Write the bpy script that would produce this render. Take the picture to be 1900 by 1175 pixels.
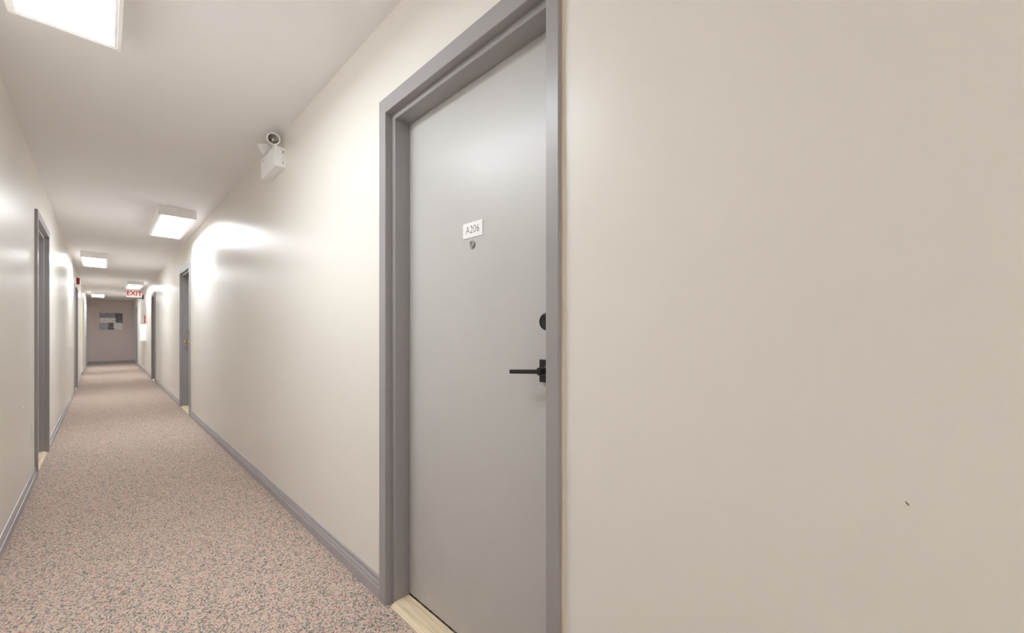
import bpy, bmesh, math, random
from mathutils import Vector, Matrix

scene = bpy.context.scene
for o in list(bpy.data.objects):
    bpy.data.objects.remove(o)
COL = scene.collection

# ------------------------------------------------------------------ camera, world, exposure
CAM_Z, YAW, FPX, HOR = 1.1187, 0.79297, 744.66, 619.85
cam_data = bpy.data.cameras.new('camera')
cam_data.sensor_width = 36.0
cam_data.lens = FPX / 1900 * 36.0
cam_data.shift_y = (HOR - 587.5) / 1900
cam_data.clip_start = 0.02
cam = bpy.data.objects.new('camera', cam_data)
cam.location = (0, 0, CAM_Z)
cam.rotation_euler = (math.pi / 2, 0, -YAW)
COL.objects.link(cam)
scene.camera = cam

world = bpy.data.worlds.new('world'); scene.world = world
world.use_nodes = True
world.node_tree.nodes['Background'].inputs[0].default_value = (0.9, 0.88, 0.85, 1)
world.node_tree.nodes['Background'].inputs[1].default_value = 0.0

LAMP = 26.0          # emission of a ceiling fixture's lens
scene.view_settings.view_transform = 'Standard'
scene.view_settings.look = 'None'
scene.view_settings.exposure = 0.0
scene.view_settings.gamma = 1.0
scene.view_settings.use_curve_mapping = False
scene.cycles.max_bounces = 8
scene.cycles.diffuse_bounces = 7
scene.cycles.glossy_bounces = 3
scene.cycles.caustics_reflective = False
scene.cycles.caustics_refractive = False
scene.cycles.sample_clamp_indirect = 8.0

# ------------------------------------------------------------------ dimensions (metres, corridor runs along +Y)
H = 2.44
XR = 0.825                      # right wall face
XL, KL = -0.374, 0.0036         # left wall face at Y=3 and its slight splay
Y0, Y1 = -9.0, 22.0             # corridor ends
WT = 0.16                       # wall thickness
FP = 0.017                      # door frames stand this far proud of the wall
PASS0, PASS1 = 14.80, 15.85     # side passage opening in the left wall

# ------------------------------------------------------------------ materials
def lin(c):
    return tuple(((v / 255) / 12.92 if v / 255 <= 0.04045 else ((v / 255 + 0.055) / 1.055) ** 2.4) for v in c) + (1,)

class NT:
    def __init__(self, name):
        self.m = bpy.data.materials.new(name); self.m.use_nodes = True
        self.t = self.m.node_tree; self.t.nodes.clear()
        self.out = self.n('ShaderNodeOutputMaterial')
    def n(self, typ, **kw):
        nd = self.t.nodes.new(typ)
        for k, v in kw.items():
            if k in nd.inputs.keys(): nd.inputs[k].default_value = v
            else: setattr(nd, k, v)
        return nd
    def l(self, a, b): self.t.links.new(a, b)
    def pbsdf(self, col=None, rough=0.5, metal=0.0, spec=0.5):
        b = self.n('ShaderNodeBsdfPrincipled')
        if col is not None: b.inputs['Base Color'].default_value = col
        b.inputs['Roughness'].default_value = rough
        b.inputs['Metallic'].default_value = metal
        b.inputs['Specular IOR Level'].default_value = spec
        self.l(b.outputs[0], self.out.inputs[0]); self.b = b
        return b
    def math(self, op, a, b=None):
        nd = self.n('ShaderNodeMath', operation=op)
        for i, v in enumerate((a, b)):
            if v is None: continue
            if isinstance(v, (int, float)): nd.inputs[i].default_value = v
            else: self.l(v, nd.inputs[i])
        return nd.outputs[0]
    def mix(self, fac, a, b):
        nd = self.n('ShaderNodeMix', data_type='RGBA')
        for i, v in ((0, fac), (6, a), (7, b)):
            if isinstance(v, (int, float, tuple)): nd.inputs[i].default_value = v
            else: self.l(v, nd.inputs[i])
        return nd.outputs[2]
    def ramp(self, fac, stops, interp='LINEAR'):
        nd = self.n('ShaderNodeValToRGB'); cr = nd.color_ramp; cr.interpolation = interp
        while len(cr.elements) < len(stops): cr.elements.new(0.5)
        for e, (p, c) in zip(cr.elements, stops):
            e.position = p; e.color = c if len(c) == 4 else lin(c)
        self.l(fac, nd.inputs[0]); return nd.outputs[0]
    def bump(self, h, strength, dist):
        nd = self.n('ShaderNodeBump'); nd.inputs['Strength'].default_value = strength
        nd.inputs['Distance'].default_value = dist; self.l(h, nd.inputs['Height'])
        self.l(nd.outputs[0], self.b.inputs['Normal'])
    def pos(self): return self.n('ShaderNodeNewGeometry').outputs['Position']
    def scaled(self, vec, s):
        nd = self.n('ShaderNodeVectorMath', operation='MULTIPLY'); self.l(vec, nd.inputs[0])
        nd.inputs[1].default_value = s; return nd.outputs[0]
    def noise(self, vec, scale, detail=2, rough=0.5):
        nd = self.n('ShaderNodeTexNoise'); nd.inputs['Scale'].default_value = scale
        nd.inputs['Detail'].default_value = detail; nd.inputs['Roughness'].default_value = rough
        self.l(vec, nd.inputs['Vector']); return nd

def wall_paint(name, rgb, rough=0.33, bumpd=0.00045, spec=0.5, chip=False):
    N = NT(name); N.pbsdf(lin(rgb), rough, 0, spec)
    p = N.pos()
    n1 = N.noise(p, 1.4, 3); c = lin(rgb)
    v = N.mix(n1.outputs[0], tuple(x * 0.97 for x in c[:3]) + (1,), tuple(min(1, x * 1.03) for x in c[:3]) + (1,))
    if chip:
        # a small brown chip in the paint of the right wall
        d = N.n('ShaderNodeVectorMath', operation='SUBTRACT'); N.l(p, d.inputs[0]); d.inputs[1].default_value = (XR, 0.0, 0.87)
        rt = N.n('ShaderNodeVectorRotate', rotation_type='X_AXIS'); N.l(d.outputs[0], rt.inputs['Vector']); rt.inputs['Angle'].default_value = 0.6
        s = N.scaled(rt.outputs[0], (0.0, 1 / 0.0013, 1 / 0.0036))
        ln = N.n('ShaderNodeVectorMath', operation='LENGTH'); N.l(s, ln.inputs[0])
        v = N.mix(N.math('LESS_THAN', ln.outputs['Value'], 1.0), v, lin((160, 132, 118)))
    N.l(v, N.b.inputs['Base Color'])
    n2 = N.noise(p, 240, 2, 0.6); n3 = N.noise(p, 60, 2)
    N.bump(N.math('ADD', n2.outputs[0], N.math('MULTIPLY', n3.outputs[0], 0.6)), 0.35, bumpd)
    return N.m

M = {}
M['wall'] = wall_paint('cream_wall_paint', (236, 232, 225), rough=0.34, spec=0.36, chip=True)
M['end_wall'] = wall_paint('taupe_wall_paint', (224, 212, 206), rough=0.5)
M['ceiling'] = wall_paint('ceiling_paint', (240, 238, 238), rough=0.6, bumpd=0.0004)

def grey_paint(name, rgb, rough, scratch=False):
    N = NT(name); N.pbsdf(lin(rgb), rough)
    p = N.pos()
    st = N.scaled(p, (40, 40, 190)); n = N.noise(st, 1.0, 3, 0.6)
    n2 = N.noise(p, 330, 2)
    hgt = N.math('ADD', n.outputs[0], N.math('MULTIPLY', n2.outputs[0], 0.8))
    col = lin(rgb)
    if scratch:
        # short pale scuffs, denser towards the foot of the door where feet and carts reach
        w = N.n('ShaderNodeTexVoronoi', feature='DISTANCE_TO_EDGE'); w.inputs['Scale'].default_value = 9.0
        warp = N.noise(p, 5.0, 2); ad = N.n('ShaderNodeVectorMath', operation='ADD')
        N.l(p, ad.inputs[0]); N.l(N.scaled(warp.outputs['Color'], (0.25, 0.25, 0.25)), ad.inputs[1]); N.l(ad.outputs[0], w.inputs['Vector'])
        line = N.math('LESS_THAN', w.outputs['Distance'], 0.006)
        sep = N.n('ShaderNodeSeparateXYZ'); N.l(p, sep.inputs[0])
        low = N.n('ShaderNodeMapRange'); low.inputs[1].default_value = 0.0; low.inputs[2].default_value = 0.85
        low.inputs[3].default_value = 1.0; low.inputs[4].default_value = 0.0; N.l(sep.outputs[2], low.inputs[0])
        brk = N.noise(p, 11.0, 2)
        g = N.n('ShaderNodeMapRange'); g.inputs[1].default_value = 0.56; g.inputs[2].default_value = 0.7
        N.l(brk.outputs[0], g.inputs[0])
        fac = N.math('MULTIPLY', N.math('MULTIPLY', line, g.outputs[0]), N.math('MULTIPLY', low.outputs[0], 0.55))
        stain = N.noise(p, 7.0, 3)
        c2 = N.mix(N.math('MULTIPLY', stain.outputs[0], N.math('MULTIPLY', low.outputs[0], 0.3)), col, lin((150, 138, 126)))
        N.l(N.mix(fac, c2, lin((206, 202, 198))), N.b.inputs['Base Color'])
    N.bump(hgt, 0.25, 0.0006)
    return N.m
M['door'] = grey_paint('grey_door_paint', (194, 192, 190), 0.32, True)
M['frame'] = grey_paint('grey_frame_paint', (158, 155, 156), 0.3)
M['base'] = grey_paint('grey_baseboard_paint', (170, 166, 169), 0.33)

def plain(name, rgb, rough=0.5, metal=0.0, spec=0.5):
    N = NT(name); N.pbsdf(lin(rgb), rough, metal, spec); p = N.pos()
    n = N.noise(p, 180, 2); N.bump(n.outputs[0], 0.08, 0.0005); return N.m
M['white'] = plain('white_enamel', (250, 250, 250), 0.35)
M['housing'] = plain('fixture_enamel', (246, 244, 242), 0.4)
M['black'] = plain('black_metal', (22, 21, 22), 0.35)
M['dark'] = plain('dark_recess', (30, 28, 27), 0.7)
M['chrome'] = plain('chrome', (215, 215, 218), 0.15, 1.0)
M['reflector'] = plain('lamp_reflector', (205, 203, 198), 0.12, 1.0)
M['brass'] = plain('brass', (214, 172, 92), 0.18, 1.0)
M['plate'] = plain('white_plate', (246, 245, 246), 0.4)
M['ink'] = plain('dark_ink', (52, 50, 56), 0.6)
M['red'] = plain('red_plastic', (168, 40, 34), 0.4)
M['redink'] = plain('red_ink', (178, 24, 44), 0.5)
M['greybox'] = plain('grey_plastic', (176, 170, 155), 0.5)
M['caulk'] = plain('old_caulk', (232, 216, 194), 0.6)
M['pale'] = plain('pale_board', (236, 233, 214), 0.4)

def glass_lens():
    N = NT('peephole_glass'); N.pbsdf(lin((120, 118, 112)), 0.05, 0, 0.8); return N.m
M['glass'] = glass_lens()

def carpet():
    N = NT('speckled_loop_carpet'); N.pbsdf(None, 0.95, 0, 0.15)
    p = N.pos()
    sp = N.scaled(p, (1.0, 0.8, 0.0))
    v = N.n('ShaderNodeTexVoronoi', feature='F1'); v.inputs['Scale'].default_value = 205; v.inputs['Randomness'].default_value = 0.6
    N.l(sp, v.inputs['Vector'])
    sepc = N.n('ShaderNodeSeparateColor'); N.l(v.outputs['Color'], sepc.inputs[0])
    cl = N.noise(sp, 38, 3, 0.65)
    r = N.math('ADD', N.math('MULTIPLY', sepc.outputs[0], 0.78), N.math('MULTIPLY', N.math('SUBTRACT', cl.outputs[0], 0.5), 0.8))
    r = N.math('ADD', r, 0.11)
    col = N.ramp(r, [(0.0, (84, 124, 122)), (0.1, (112, 140, 136)), (0.2, (160, 156, 150)), (0.34, (196, 186, 176)), (0.46, (222, 206, 192)),
                     (0.62, (228, 212, 198)), (0.76, (222, 202, 188)), (0.88, (230, 182, 168)), (1.0, (222, 150, 140))], 'LINEAR')
    # yarns of a darker and of a paler dye lot mixed into the loops
    dk = N.math('MULTIPLY', N.math('LESS_THAN', sepc.outputs[1], 0.24), 0.55)
    col = N.mix(dk, col, lin((92, 92, 92)))
    lt = N.math('MULTIPLY', N.math('GREATER_THAN', sepc.outputs[2], 0.84), 0.6)
    col = N.mix(lt, col, lin((240, 228, 214)))
    col = N.scaled(col, (0.93, 0.885, 0.87))
    N.l(col, N.b.inputs['Base Color'])
    N.bump(N.math('SUBTRACT', 1.0, N.math('MULTIPLY', v.outputs['Distance'], 1.3)), 0.9, 0.0028)
    return N.m
M['carpet'] = carpet()

def wood():
    N = NT('raw_pine'); N.pbsdf(None, 0.55); p = N.pos()
    w = N.noise(N.scaled(p, (95, 3.0, 60)), 1.0, 4, 0.6)
    n = N.noise(p, 9, 2)
    c = N.ramp(w.outputs[0], [(0.3, (206, 176, 138)), (0.48, (234, 214, 182)), (0.62, (242, 226, 200)), (0.75, (220, 192, 154))])
    N.l(N.mix(N.math('MULTIPLY', n.outputs[0], 0.35), c, lin((238, 222, 192))), N.b.inputs['Base Color'])
    N.bump(w.outputs[0], 0.3, 0.001); return N.m
M['wood'] = wood()

def lens_mat(strength, warm=(1.0, 0.975, 0.95)):
    N = NT('lit_prismatic_lens')
    e = N.n('ShaderNodeEmission'); p = N.pos()
    v = N.n('ShaderNodeTexVoronoi', feature='F1'); v.inputs['Scale'].default_value = 150; v.inputs['Randomness'].default_value = 0.0
    N.l(p, v.inputs['Vector'])
    k = N.n('ShaderNodeMapRange'); k.inputs[1].default_value = 0.2; k.inputs[2].default_value = 0.75
    k.inputs[3].default_value = strength * 1.25; k.inputs[4].default_value = strength * 0.55
    N.l(v.outputs['Distance'], k.inputs[0]); N.l(k.outputs[0], e.inputs['Strength'])
    e.inputs['Color'].default_value = warm + (1,)
    N.l(e.outputs[0], N.out.inputs[0]); return N.m

def artwork():
    N = NT('abstract_grey_canvas'); N.pbsdf(None, 0.7)
    tc = N.n('ShaderNodeTexCoord'); o = tc.outputs['Object']
    sep = N.n('ShaderNodeSeparateXYZ'); N.l(o, sep.inputs[0])
    wob = N.noise(o, 14, 3)
    wx = N.math('ADD', sep.outputs[0], N.math('MULTIPLY', N.math('SUBTRACT', wob.outputs[0], 0.5), 0.10))
    wz = N.math('ADD', sep.outputs[2], N.math('MULTIPLY', N.math('SUBTRACT', wob.outputs[0], 0.5), 0.10))
    base = lin((150, 150, 160))
    def rect(col, x0, x1, z0, z1, c):
        m = N.math('MULTIPLY', N.math('MULTIPLY', N.math('GREATER_THAN', wx, x0), N.math('LESS_THAN', wx, x1)),
                   N.math('MULTIPLY', N.math('GREATER_THAN', wz, z0), N.math('LESS_THAN', wz, z1)))
        return N.mix(m, col, lin(c))
    c = base
    c = rect(c, -0.5, 0.10, 0.14, 0.5, (150, 148, 164))
    c = rect(c, 0.10, 0.5, -0.06, 0.5, (78, 74, 84))
    c = rect(c, 0.10, 0.27, 0.22, 0.5, (46, 42, 46))
    c = rect(c, -0.5, 0.12, -0.06, 0.14, (252, 244, 238))
    c = rect(c, -0.5, -0.08, -0.5, -0.06, (170, 170, 190))
    c = rect(c, -0.08, 0.065, -0.5, -0.06, (64, 60, 66))
    c = rect(c, 0.065, 0.5, -0.5, -0.06, (252, 248, 246))
    n = N.noise(o, 40, 4, 0.75)
    st = N.n('ShaderNodeMapRange'); st.inputs[1].default_value = 0.42; st.inputs[2].default_value = 0.62; N.l(n.outputs[0], st.inputs[0])
    c = N.mix(N.math('MULTIPLY', st.outputs[0], 0.4), c, lin((250, 248, 252)))
    n2 = N.noise(o, 26, 4, 0.7)
    st2 = N.n('ShaderNodeMapRange'); st2.inputs[1].default_value = 0.5; st2.inputs[2].default_value = 0.68; N.l(n2.outputs[0], st2.inputs[0])
    c = N.mix(N.math('MULTIPLY', st2.outputs[0], 0.28), c, lin((60, 58, 68)))
    N.l(c, N.b.inputs['Base Color']); N.bump(n.outputs[0], 0.3, 0.003); return N.m
M['art'] = artwork()

def sign_face():
    N = NT('lit_exit_face'); N.pbsdf(lin((226, 208, 202)), 0.4)
    N.b.inputs['Emission Color'].default_value = lin((255, 232, 226)); N.b.inputs['Emission Strength'].default_value = 0.12
    return N.m
M['signface'] = sign_face()

# ------------------------------------------------------------------ geometry helpers
def add_box(bm, x0, x1, y0, y1, z0, z1):
    vs = [bm.verts.new((x, y, z)) for x in (x0, x1) for y in (y0, y1) for z in (z0, z1)]
    for f in ((0, 1, 3, 2), (4, 6, 7, 5), (0, 4, 5, 1), (2, 3, 7, 6), (0, 2, 6, 4), (1, 5, 7, 3)):
        bm.faces.new([vs[i] for i in f])

def obj(name, bm, mat, parent=None, bevel=0.0, smooth=False, segs=2):
    bmesh.ops.recalc_face_normals(bm, faces=bm.faces)
    if bevel > 0:
        bmesh.ops.bevel(bm, geom=list(bm.edges), offset=bevel, segments=segs, affect='EDGES', profile=0.6)
    me = bpy.data.meshes.new(name); bm.to_mesh(me); bm.free()
    if smooth:
        for f in me.polygons: f.use_smooth = True
    me.materials.append(mat)
    o = bpy.data.objects.new(name, me); COL.objects.link(o)
    if parent is not None: o.parent = parent
    return o

def box(name, b, mat, parent=None, bevel=0.0):
    bm = bmesh.new(); add_box(bm, *b); return obj(name, bm, mat, parent, bevel)

def lathe(name, prof, mat, parent=None, mtx=None, n=32, smooth=True):
    """prof: (radius, height) pairs turned about local Z; mtx places it."""
    bm = bmesh.new(); rings = []
    for r, h in prof:
        if r < 1e-6: rings.append([bm.verts.new((0, 0, h))])
        else: rings.append([bm.verts.new((r * math.cos(2 * math.pi * i / n), r * math.sin(2 * math.pi * i / n), h)) for i in range(n)])
    for a, b in zip(rings, rings[1:]):
        for i in range(n):
            j = (i + 1) % n
            if len(a) == 1 and len(b) == 1: continue
            if len(a) == 1: bm.faces.new((a[0], b[i], b[j]))
            elif len(b) == 1: bm.faces.new((a[i], a[j], b[0]))
            else: bm.faces.new((a[i], a[j], b[j], b[i]))
    if mtx is not None: bmesh.ops.transform(bm, matrix=mtx, verts=bm.verts)
    o = obj(name, bm, mat, parent)
    if smooth:
        me = o.data
        for f in me.polygons: f.use_smooth = True
        me.set_sharp_from_angle(angle=math.radians(40))
    return o

def aim(loc, d):
    """matrix whose local Z points along d"""
    return Matrix.Translation(Vector(loc)) @ Vector(d).normalized().to_track_quat('Z', 'Y').to_matrix().to_4x4()

def text_mesh(name, body, size, depth, xscale, mat, parent, mtx, thin=0.0):
    cu = bpy.data.curves.new(name + '_curve', 'FONT'); cu.body = body; cu.size = size
    cu.align_x = 'CENTER'; cu.align_y = 'CENTER'; cu.extrude = depth; cu.offset = thin
    cu.space_character = 1.05
    t = bpy.data.objects.new(name + '_src', cu); COL.objects.link(t)
    dg = bpy.context.evaluated_depsgraph_get(); dg.update()
    me = bpy.data.meshes.new_from_object(t.evaluated_get(dg))
    bpy.data.objects.remove(t); bpy.data.curves.remove(cu)
    me.transform(mtx @ Matrix.Diagonal((xscale, 1, 1, 1)))
    me.name = name; me.materials.clear(); me.materials.append(mat)
    o = bpy.data.objects.new(name, me); COL.objects.link(o); o.parent = parent; return o

def empty(name, loc=(0, 0, 0)):
    e = bpy.data.objects.new(name, None); e.location = loc; e.empty_display_size = 0.1; COL.objects.link(e); return e

def tag(o, label, cat, kind=None, group=None):
    o['label'] = label; o['category'] = cat
    if kind: o['kind'] = kind
    if group: o['group'] = group
    return o

LEFT = []   # everything built against the left wall; turned together by the wall's slight splay

# ------------------------------------------------------------------ structure
bm = bmesh.new(); add_box(bm, -0.75, XR + 0.3, Y0 - 0.2, Y1 + 0.2, -0.05, 0.0); add_box(bm, -3.2, -0.75, PASS0 - 0.2, PASS1 + 0.2, -0.05, 0.0)
tag(obj('floor', bm, M['carpet']), 'speckled pink, beige and teal loop carpet running down the corridor', 'floor', 'structure')
bm = bmesh.new(); add_box(bm, -0.75, XR + 0.3, Y0 - 0.2, Y1 + 0.2, H, H + 0.05); add_box(bm, -3.2, -0.75, PASS0 - 0.2, PASS1 + 0.2, H, H + 0.05)
tag(obj('ceiling', bm, M['ceiling']), 'flat off-white painted corridor ceiling', 'ceiling', 'structure')

RIGHT_DOORS = [(0.631, 1.579), (6.955, 7.99), (12.32, 13.3), (19.4, 20.45)]
LEFT_DOORS = [(4.815, 5.845), (11.20, 12.35), (18.95, 20.1)]
RY = 0.021
TOP = 2.09

def wall_pieces(bm, x0, x1, ya, yb, doors):
    y = ya
    for a, b in doors:
        add_box(bm, x0, x1, y, a + RY, 0, H)
        add_box(bm, x0, x1, a + RY, b - RY, TOP - RY, H)
        y = b - RY
    add_box(bm, x0, x1, y, yb, 0, H)

bm = bmesh.new(); wall_pieces(bm, XR, XR + WT, Y0, Y1, RIGHT_DOORS)
tag(obj('wall_right', bm, M['wall']), 'cream semi-gloss right corridor wall with grey doors', 'wall', 'structure')
bm = bmesh.new(); wall_pieces(bm, XL - WT, XL, Y0, PASS0, LEFT_DOORS[:2]); wall_pieces(bm, XL - WT, XL, PASS1, Y1, LEFT_DOORS[2:])
LEFT.append(tag(obj('wall_left', bm, M['wall']), 'cream semi-gloss left corridor wall broken by a side opening', 'wall', 'structure'))
tag(box('wall_end', (-0.75, XR + WT, Y1, Y1 + 0.15, 0, H), M['end_wall']), 'taupe wall closing the far end of the corridor', 'wall', 'structure')
tag(box('wall_back', (-0.75, XR + WT, Y0 - 0.15, Y0, 0, H), M['wall']), 'cream wall closing the corridor behind the viewpoint', 'wall', 'structure')
bm = bmesh.new()
add_box(bm, -3.0, XL - WT - 0.045, PASS0 - 0.12, PASS0, 0, H); add_box(bm, -3.0, XL - WT - 0.045, PASS1, PASS1 + 0.12, 0, H); add_box(bm, -3.12, -3.0, PASS0 - 0.12, PASS1 + 0.12, 0, H)
tag(obj('wall_passage', bm, M['wall']), 'cream walls of the side passage behind the left opening', 'wall', 'structure')

# baseboards: profile (depth from wall, height)
BB = [(0.0, 0.0), (0.0155, 0.0), (0.0155, 0.045), (0.0145, 0.0470), (0.0100, 0.0480), (0.0095, 0.0520), (0.0115, 0.0530), (0.0110, 0.0575),
      (0.0085, 0.0640), (0.0050, 0.0690), (0.0035, 0.0700), (0.0035, 0.0735), (0.0070, 0.0745), (0.0070, 0.0800), (0.0055, 0.0840), (0.0, 0.0855)]
def base_run(parent, a, b, wx, sgn, axis='Y'):
    bm = bmesh.new(); ends = []
    for t in (a, b):
        ends.append([bm.verts.new((wx - sgn * d, t, z) if axis == 'Y' else (t, wx - sgn * d, z)) for d, z in BB])
    n = len(BB)
    for i in range(n):
        j = (i + 1) % n; bm.faces.new((ends[0][i], ends[0][j], ends[1][j], ends[1][i]))
    bm.faces.new(ends[0]); bm.faces.new(ends[1][::-1])
    return obj('board', bm, M['base'], parent)
def gaps(a, b, doors):
    y = a
    for p, q in doors:
        yield y, p; y = q
    yield y, b
r = tag(empty('baseboard_right', (XR, 0, 0)), 'grey moulded baseboard along the right wall', 'baseboard', 'structure')
for a, b in gaps(Y0, Y1 - 0.014, RIGHT_DOORS): base_run(r, a, b, 0.0, 1)
l = tag(empty('baseboard_left', (0, 0, 0)), 'grey moulded baseboard along the left wall', 'baseboard', 'structure'); LEFT.append(l)
for a, b in gaps(Y0, PASS0, LEFT_DOORS[:2]): base_run(l, a, b, XL, -1)
for a, b in gaps(PASS1, Y1 - 0.014, LEFT_DOORS[2:]): base_run(l, a, b, XL, -1)
base_run(l, XL - 0.7, XL, PASS1, 1, 'X')
e = tag(empty('baseboard_end', (0, 0, 0)), 'dark grey baseboard along the far end wall', 'baseboard', 'structure')
base_run(e, -0.45, XR, Y1, 1, 'X')

# ------------------------------------------------------------------ doors
def frame_parts(root, sgn, wx, ya, yb, wn, wf, wh):
    """hollow-metal frame: near jamb, far jamb and head swept with mitres; local d runs from the frame's front into the wall"""
    xf = wx - sgn * FP
    S, B = 0.023, 0.0016
    def prof(w):
        return [(0, FP), (0, B), (B, 0), (w - B, 0), (w, B), (w, 0.031), (w + S - B, 0.031), (w + S, 0.031 + B), (w + S, 0.1), (w, 0.1), (w, WT + 0.01), (RY, WT + 0.01), (RY, FP)]
    pn, pf, ph = prof(wn), prof(wf), prof(wh)
    n = len(pn)
    def sweep(name, A, Bv):
        bm = bmesh.new(); a = [bm.verts.new(v) for v in A]; b = [bm.verts.new(v) for v in Bv]
        for i in range(n):
            j = (i + 1) % n; bm.faces.new((a[i], a[j], b[j], b[i]))
        bm.faces.new(a); bm.faces.new(b[::-1])
        return obj(name, bm, M['frame'], root)
    near_lo = [(xf + sgn * d, ya + u, 0) for u, d in pn]
    near_hi = [(xf + sgn * d, ya + u, TOP - uh) for (u, d), (uh, _) in zip(pn, ph)]
    far_lo = [(xf + sgn * d, yb - u, 0) for u, d in pf]
    far_hi = [(xf + sgn * d, yb - u, TOP - uh) for (u, d), (uh, _) in zip(pf, ph)]
    sweep('door_jamb', near_lo, near_hi); sweep('door_jamb', far_lo, far_hi); sweep('door_head', near_hi, far_hi)

def door(n, sgn, wx, ya, yb, label, wn=0.05, wf=0.05, wh=0.06, sill=0.016):
    root = tag(empty('door_%d' % n, (0, 0, 0)), label, 'door', 'structure')
    frame_parts(root, sgn, wx, ya, yb, wn, wf, wh)
    xf = wx - sgn * FP
    a = xf + sgn * 0.1005; b = a + sgn * 0.044
    leaf = box('door_leaf', (min(a, b), max(a, b), ya + wn + 0.003, yb - wf - 0.003, 0.02, TOP - wh - 0.003), M['door'], root, 0.0012)
    # bevelled wooden threshold between the jambs
    S = 0.023
    bm = bmesh.new()
    P = [(0.012, 0.0), (0.012, 0.004), (0.030, sill), (0.097, sill), (0.099, sill - 0.002), (0.099, 0.0)]
    lo = [bm.verts.new((xf + sgn * d, ya + wn + S, z)) for d, z in P]; hi = [bm.verts.new((xf + sgn * d, yb - wf - S, z)) for d, z in P]
    m = len(P)
    for i in range(m):
        j = (i + 1) % m; bm.faces.new((lo[i], lo[j], hi[j], hi[i]))
    bm.faces.new(lo); bm.faces.new(hi[::-1])
    obj('threshold', bm, M['wood'], root)
    return root, a

# --- nearest door on the right with its number plate
d1, DX = door(1, 1, XR, *RIGHT_DOORS[0], 'large grey door numbered A206 with black lever handle, nearest on the right', wn=0.042, wf=0.053, wh=0.062)
# number plate
PX = DX - 0.0025
pl = box('number_plate', (PX, DX, 1.034, 1.140, 1.458, 1.512), M['plate'], d1, 0.0006)
pl['label'] = 'white plate reading A206'
mt = Matrix(((0, 0, -1, PX), (-1, 0, 0, 1.087), (0, 1, 0, 1.4855), (0, 0, 0, 1)))
text_mesh('lettering', 'A206', 0.0385, 0.0002, 0.86, M['ink'], pl, mt, -0.0006)
# peephole
mp = aim((DX, 1.090, 1.434), (-1, 0, 0))
pe = lathe('peephole', [(0.0125, 0), (0.0132, 0.0015), (0.0132, 0.006), (0.0120, 0.0072), (0.0100, 0.0072), (0.0088, 0.0055), (0.0075, 0.003), (0.0, 0.003)], M['chrome'], d1, mp)
lathe('peephole_lens', [(0.0074, 0.0031), (0.006, 0.0048), (0.003, 0.0058), (0, 0.006)], M['glass'], pe, mp)
# deadbolt
md = aim((DX, 0.748, 1.155), (-1, 0, 0))
db = lathe('deadbolt', [(0.0255, 0), (0.0255, 0.008), (0.0235, 0.011), (0.0195, 0.012), (0.0190, 0.0105), (0.0165, 0.0105), (0.016, 0.0135), (0.0, 0.0135)], M['black'], d1, md, 48)
db['label'] = 'black round deadbolt, half hidden by the jamb'
box('keyway', (DX - 0.0142, DX - 0.013, 0.7465, 0.7495, 1.149, 1.161), M['dark'], db)
# lever handle
ro = box('lever_handle', (DX - 0.009, DX, 0.706, 0.773, 0.9770, 1.0435), M['black'], d1, 0.0012)
ro['label'] = 'black lever handle on a square rose'
lathe('spindle_neck', [(0.0, 0.008), (0.0115, 0.008), (0.0115, 0.050), (0.0105, 0.052), (0, 0.052)], M['black'], ro, aim((DX, 0.738, 1.0125), (-1, 0, 0)))
lathe('spindle_collar', [(0.0118, 0.009), (0.0150, 0.009), (0.0150, 0.013), (0.0118, 0.013)], M['chrome'], ro, aim((DX, 0.738, 1.0125), (-1, 0, 0)))
bm = bmesh.new(); add_box(bm, DX - 0.061, DX - 0.051, 0.726, 0.846, 1.0075, 1.0195)
for v in bm.verts: v.co.z -= (v.co.y - 0.726) * 0.062
obj('lever', bm, M['black'], ro, 0.001)
# uneven bead of old caulk where the near jamb meets the wall
random.seed(4)
bm = bmesh.new(); prev = None
for i in range(70):
    z = 0.0 + i * TOP / 69
    w = 0.0065 + 0.0025 * math.sin(i * 0.7) * random.random() + 0.0015 * random.random()
    ring = [bm.verts.new((XR, 0.6305, z)), bm.verts.new((XR - 0.004, 0.6305, z)), bm.verts.new((XR - 0.0025, 0.6305 - w * 0.6, z)), bm.verts.new((XR, 0.6305 - w, z))]
    if prev:
        for k in range(4): bm.faces.new((prev[k], prev[(k + 1) % 4], ring[(k + 1) % 4], ring[k]))
    prev = ring
obj('caulk_bead', bm, M['caulk'], d1)

# --- second door on the right, brass knob
d2, dx = door(2, 1, XR, *RIGHT_DOORS[1], 'grey door with a brass knob, second along the right wall', wn=0.05, wf=0.05)
mk = aim((dx, 7.765, 1.0), (-1, 0, 0))
kb = lathe('door_knob', [(0.033, 0), (0.033, 0.004), (0.028, 0.008), (0.012, 0.011), (0.0105, 0.026), (0.018, 0.034), (0.0265, 0.042), (0.029, 0.052), (0.026, 0.061), (0.015, 0.067), (0, 0.068)], M['brass'], d2, mk)
kb['label'] = 'round brass door knob'
mk = aim((dx, 7.765, 1.150), (-1, 0, 0))
lathe('deadbolt', [(0.027, 0), (0.027, 0.012), (0.022, 0.022), (0.014, 0.024), (0, 0.024)], M['brass'], d2, mk)
door(3, 1, XR, *RIGHT_DOORS[2], 'grey door third along the right wall, seen as a dark sliver before the white wall box')
door(4, 1, XR, *RIGHT_DOORS[3], 'grey door farthest along the right wall, beside the taupe end wall')
for n, (i, lab) in enumerate(((0, 'grey door frame nearest on the left wall, opposite the two brightest carpet patches'),
                              (1, 'grey door on the left wall under the red alarm'),
                              (2, 'grey door farthest along the left wall, past the side opening'))):
    if n == 0: lab = 'grey door nearest on the left wall, seen nearly edge-on'
    LEFT.append(door(5 + n, -1, XL, *LEFT_DOORS[i], lab)[0])

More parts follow.
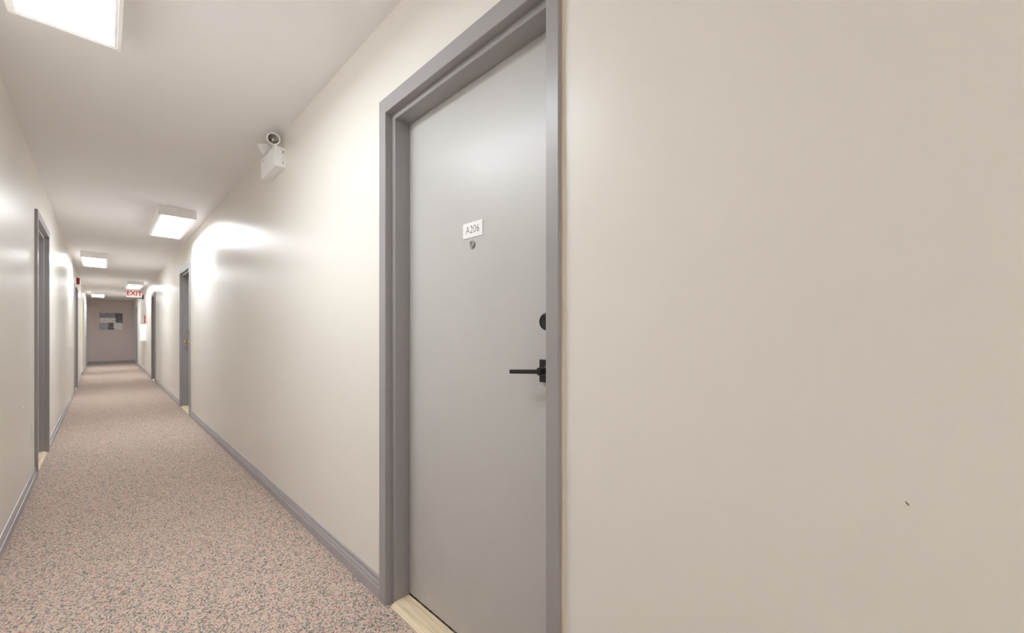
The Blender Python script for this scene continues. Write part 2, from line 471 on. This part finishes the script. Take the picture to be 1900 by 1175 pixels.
# ------------------------------------------------------------------ ceiling lights
def ceiling_light(x0, y0, label, k=1.0, w=0.308, ln=1.27, along='Y', tint=(0.905, 0.952, 1.0)):
    h = 0.096
    root = tag(empty('ceiling_light', (x0 + (w if along == 'Y' else ln) / 2, y0 + (ln if along == 'Y' else w) / 2, H)), label, 'light', None, 'surface-mounted corridor ceiling lights')
    a, b = (w / 2, ln / 2) if along == 'Y' else (ln / 2, w / 2)
    # housing: a shallow pan open at the bottom
    bm = bmesh.new(); t = 0.004
    add_box(bm, -a, a, -b, b, -0.006, 0.0)
    add_box(bm, -a, -a + t, -b, b, -h + 0.012, -0.006); add_box(bm, a - t, a, -b, b, -h + 0.012, -0.006)
    add_box(bm, -a + t, a - t, -b, -b + t, -h + 0.012, -0.006); add_box(bm, -a + t, a - t, b - t, b, -h + 0.012, -0.006)
    obj('housing', bm, M['housing'], root)
    # hinged lens frame with a stepped lip
    bm = bmesh.new(); prof = [(-0.0015, -h + 0.012), (-0.0015, -h + 0.002), (0.0, -h), (0.012, -h), (0.0125, -h + 0.0015), (0.0215, -h + 0.0015), (0.0225, -h + 0.003), (0.0225, -h + 0.012)]
    cs = [(-1, -1), (1, -1), (1, 1), (-1, 1)]; rings = []
    for sx, sy in cs: rings.append([bm.verts.new((sx * (a - u), sy * (b - u), z)) for u, z in prof])
    m = len(prof)
    for c in range(4):
        A, B2 = rings[c], rings[(c + 1) % 4]
        for i in range(m):
            j = (i + 1) % m; bm.faces.new((A[i], A[j], B2[j], B2[i]))
    obj('lens_frame', bm, M['housing'], root)
    u = 0.0228
    bm = bmesh.new(); add_box(bm, -a + u, a - u, -b + u, b - u, -h + 0.003, -h + 0.006)
    obj('lens', bm, lens_mat(LAMP * k, tint), root)
    return root
ceiling_light(-0.258, 1.165, 'nearest ceiling light, its patterned lens cut off by the top edge of the picture', 0.88)
ceiling_light(0.386, 5.44, 'boxy ceiling light second from the camera, close to the right wall past the emergency lamp')
ceiling_light(-0.272, 9.35, 'third ceiling light, close to the left wall in the middle of the corridor')
ceiling_light(0.390, 13.74, 'fourth ceiling light, hanging just in front of the exit sign')
ceiling_light(-0.300, 17.95, 'farthest ceiling light, before the taupe end wall', 1.25)
ceiling_light(0.386, -2.9, 'unseen ceiling light added behind the viewpoint to brighten the right wall', 1.35)  # out of view, added to bring more light onto the near right wall
ceiling_light(-2.2, 15.17, 'ceiling light inside the left side passage', 0.5, along='X')

# ------------------------------------------------------------------ emergency light
em = tag(empty('emergency_light', (XR, 3.034, 2.195)), 'white two-headed emergency lamp box high on the right wall', 'emergency light')
def rel(o, root):
    o.matrix_parent_inverse = root.matrix_basis.inverted(); return o
rel(box('back_box', (0.774, XR, 2.875, 3.193, 2.197, 2.323), M['white'], em, 0.0015), em)
rel(box('front_cover', (0.762, 0.7738, 2.872, 3.196, 2.194, 2.326), M['white'], em, 0.002), em)
for k, z in enumerate((2.300, 2.290, 2.225)):
    rel(box('vent_slot', (0.805, 0.815, 2.8742, 2.8752, z - 0.002, z + 0.002), M['dark'], em), em)
rel(box('side_clip', (0.803, 0.817, 2.872, 2.8755, 2.234, 2.280), M['white'], em, 0.001), em)
rel(box('indicator', (0.7612, 0.762, 3.14, 3.148, 2.3, 2.308), M['redink'], em), em)
def head(loc, d, base):
    m = aim(loc, d)
    hd = rel(lathe('lamp_head', [(0, -0.050), (0.022, -0.050), (0.027, -0.044), (0.034, -0.018), (0.039, -0.004), (0.040, 0.004), (0.0375, 0.007), (0.031, 0.005), (0.0300, 0.002)], M['white'], em, m), em)
    s = lathe('reflector', [(0.0300, 0.002), (0.028, -0.004), (0.023, -0.014), (0.012, -0.022), (0.007, -0.023), (0.007, -0.010), (0, -0.008)], M['reflector'], hd, m)
    # short swivel stem from the box top to the back of the head
    a = Vector(base); back = Vector(loc) - Vector(d).normalized() * 0.042; v = back - a
    rel(lathe('swivel', [(0, 0), (0.013, 0), (0.013, 0.008), (0.008, 0.010), (0.008, v.length), (0, v.length)], M['white'], em, aim(base, v)), em)
head((0.767, 2.925, 2.383), (-0.28, -0.95, -0.12), (0.795, 2.965, 2.322))
head((0.744, 3.105, 2.362), (-0.72, 0.42, -0.42), (0.790, 3.075, 2.322))

# ------------------------------------------------------------------ exit sign and far fittings
EY = 15.62
ex = tag(empty('exit_sign', (0.592, EY, H)), 'white exit sign with red letters hanging behind the fourth ceiling light', 'exit sign')
rel(box('sign_body', (0.428, 0.756, EY, EY + 0.04, 2.160, 2.372), M['white'], ex, 0.003), ex)
fc = rel(box('sign_face', (0.436, 0.748, EY - 0.004, EY - 0.0001, 2.168, 2.364), M['signface'], ex), ex)
text_mesh('lettering', 'EXIT', 0.185, 0.0008, 0.80, M['redink'], fc, Matrix(((1, 0, 0, 0.592), (0, 0, -1, EY - 0.0045), (0, 1, 0, 2.262), (0, 0, 0, 1))), 0.004)
rel(box('canopy', (0.52, 0.66, EY - 0.01, EY + 0.05, 2.372, H), M['white'], ex, 0.003), ex)

wb = tag(empty('wall_bracket_box', (XR, 16.45, 2.17)), 'small grey box sticking out of the right wall below the exit sign', 'wall box')
rel(box('body', (0.69, XR, 16.4, 16.5, 2.175, 2.285), M['greybox'], wb, 0.003), wb)
rel(box('back_plate', (0.803, XR - 0.0001, 16.385, 16.5151, 2.165, 2.295), M['dark'], wb, 0.002), wb)
rel(lathe('lens', [(0.026, 0), (0.026, 0.004), (0.018, 0.008), (0, 0.010)], M['white'], wb, aim((0.725, 16.4, 2.235), (0, -1, 0))), wb)

cb = tag(empty('wall_cabinet', (XR, 15.45, 0.92)), 'white metal wall cabinet on the right wall below the red plate', 'cabinet')
rel(box('cabinet_body', (0.708, XR, 15.3, 15.62, 0.92, 1.39), M['white'], cb, 0.003), cb)
rel(box('cabinet_door', (0.690, 0.7075, 15.303, 15.617, 0.925, 1.385), M['white'], cb, 0.002), cb)
rel(box('latch', (0.683, 0.690, 15.33, 15.345, 1.13, 1.17), M['chrome'], cb, 0.001), cb)

rp = tag(empty('alarm_plate', (XR, 15.66, 1.54)), 'narrow red plate on the right wall above the white cabinet', 'alarm')
rel(box('plate', (0.805, XR, 15.60, 15.72, 1.43, 1.655), M['red'], rp, 0.003), rp)
rel(box('pull_handle', (0.798, 0.8049, 15.63, 15.69, 1.5, 1.54), M['white'], rp, 0.001), rp)

al = tag(empty('fire_alarm', (XL, 12.3, 2.2)), 'small red fire alarm high on the left wall above a door', 'alarm'); LEFT.append(al)
rel(box('back_plate', (XL, XL + 0.012, 12.22, 12.36, 2.145, 2.29), M['red'], al, 0.002), al)
rel(box('horn_body', (XL + 0.012, XL + 0.045, 12.23, 12.35, 2.155, 2.28), M['red'], al, 0.006), al)
for k in range(4):
    rel(box('grille_slot', (XL + 0.0448, XL + 0.0458, 12.25, 12.33, 2.18 + k * 0.022, 2.19 + k * 0.022), M['dark'], al), al)

nb = tag(empty('wall_panel', (XL, 14.5, 0.88)), 'pale upright panel on the left wall beside the side opening', 'panel'); LEFT.append(nb)
rel(box('board', (XL, XL + 0.018, 14.25, 14.72, 0.88, 1.98), M['pale'], nb, 0.002), nb)
rel(box('board_frame', (XL, XL + 0.024, 14.721, 14.745, 0.86, 2.0), M['pale'], nb, 0.002), nb)
rel(box('board_frame', (XL, XL + 0.024, 14.225, 14.249, 0.86, 2.0), M['pale'], nb, 0.002), nb)

op = tag(empty('outlet_cover', (XL, 4.63, 0.4)), 'painted-over blank outlet cover low on the left wall before the door', 'outlet cover'); LEFT.append(op)
rel(box('cover', (XL, XL + 0.006, 4.585, 4.66, 0.335, 0.455), M['wall'], op, 0.002), op)
for z in (0.348, 0.442): rel(lathe('screw', [(0.004, 0), (0.0035, 0.0015), (0, 0.002)], M['white'], op, aim((XL + 0.006, 4.6225, z), (1, 0, 0)), 12), op)
an = tag(lathe('wall_anchor', [(0.009, -0.0002), (0.008, 0.004), (0.004, 0.006), (0.003, 0.003), (0, 0.003)], M['white'], None, aim((XL, 4.14, 0.633), (1, 0, 0)), 16), 'tiny white screw anchor in the left wall above the outlet cover', 'screw anchor'); LEFT.append(an)

pc = tag(empty('canvas_picture', (0.184, Y1, 1.605)), 'abstract grey and cream canvas picture on the taupe end wall', 'picture')
bm = bmesh.new(); add_box(bm, -0.315, 0.315, -0.036, -0.0005, -0.32, 0.32); obj('canvas', bm, M['art'], pc, 0.003)

# ------------------------------------------------------------------ turn the left wall and what hangs on it by its splay
R = Matrix.Translation((XL, 3.0, 0)) @ Matrix.Rotation(math.atan(KL), 4, 'Z') @ Matrix.Translation((-XL, -3.0, 0))
for o in LEFT:
    o.matrix_basis = R @ o.matrix_basis
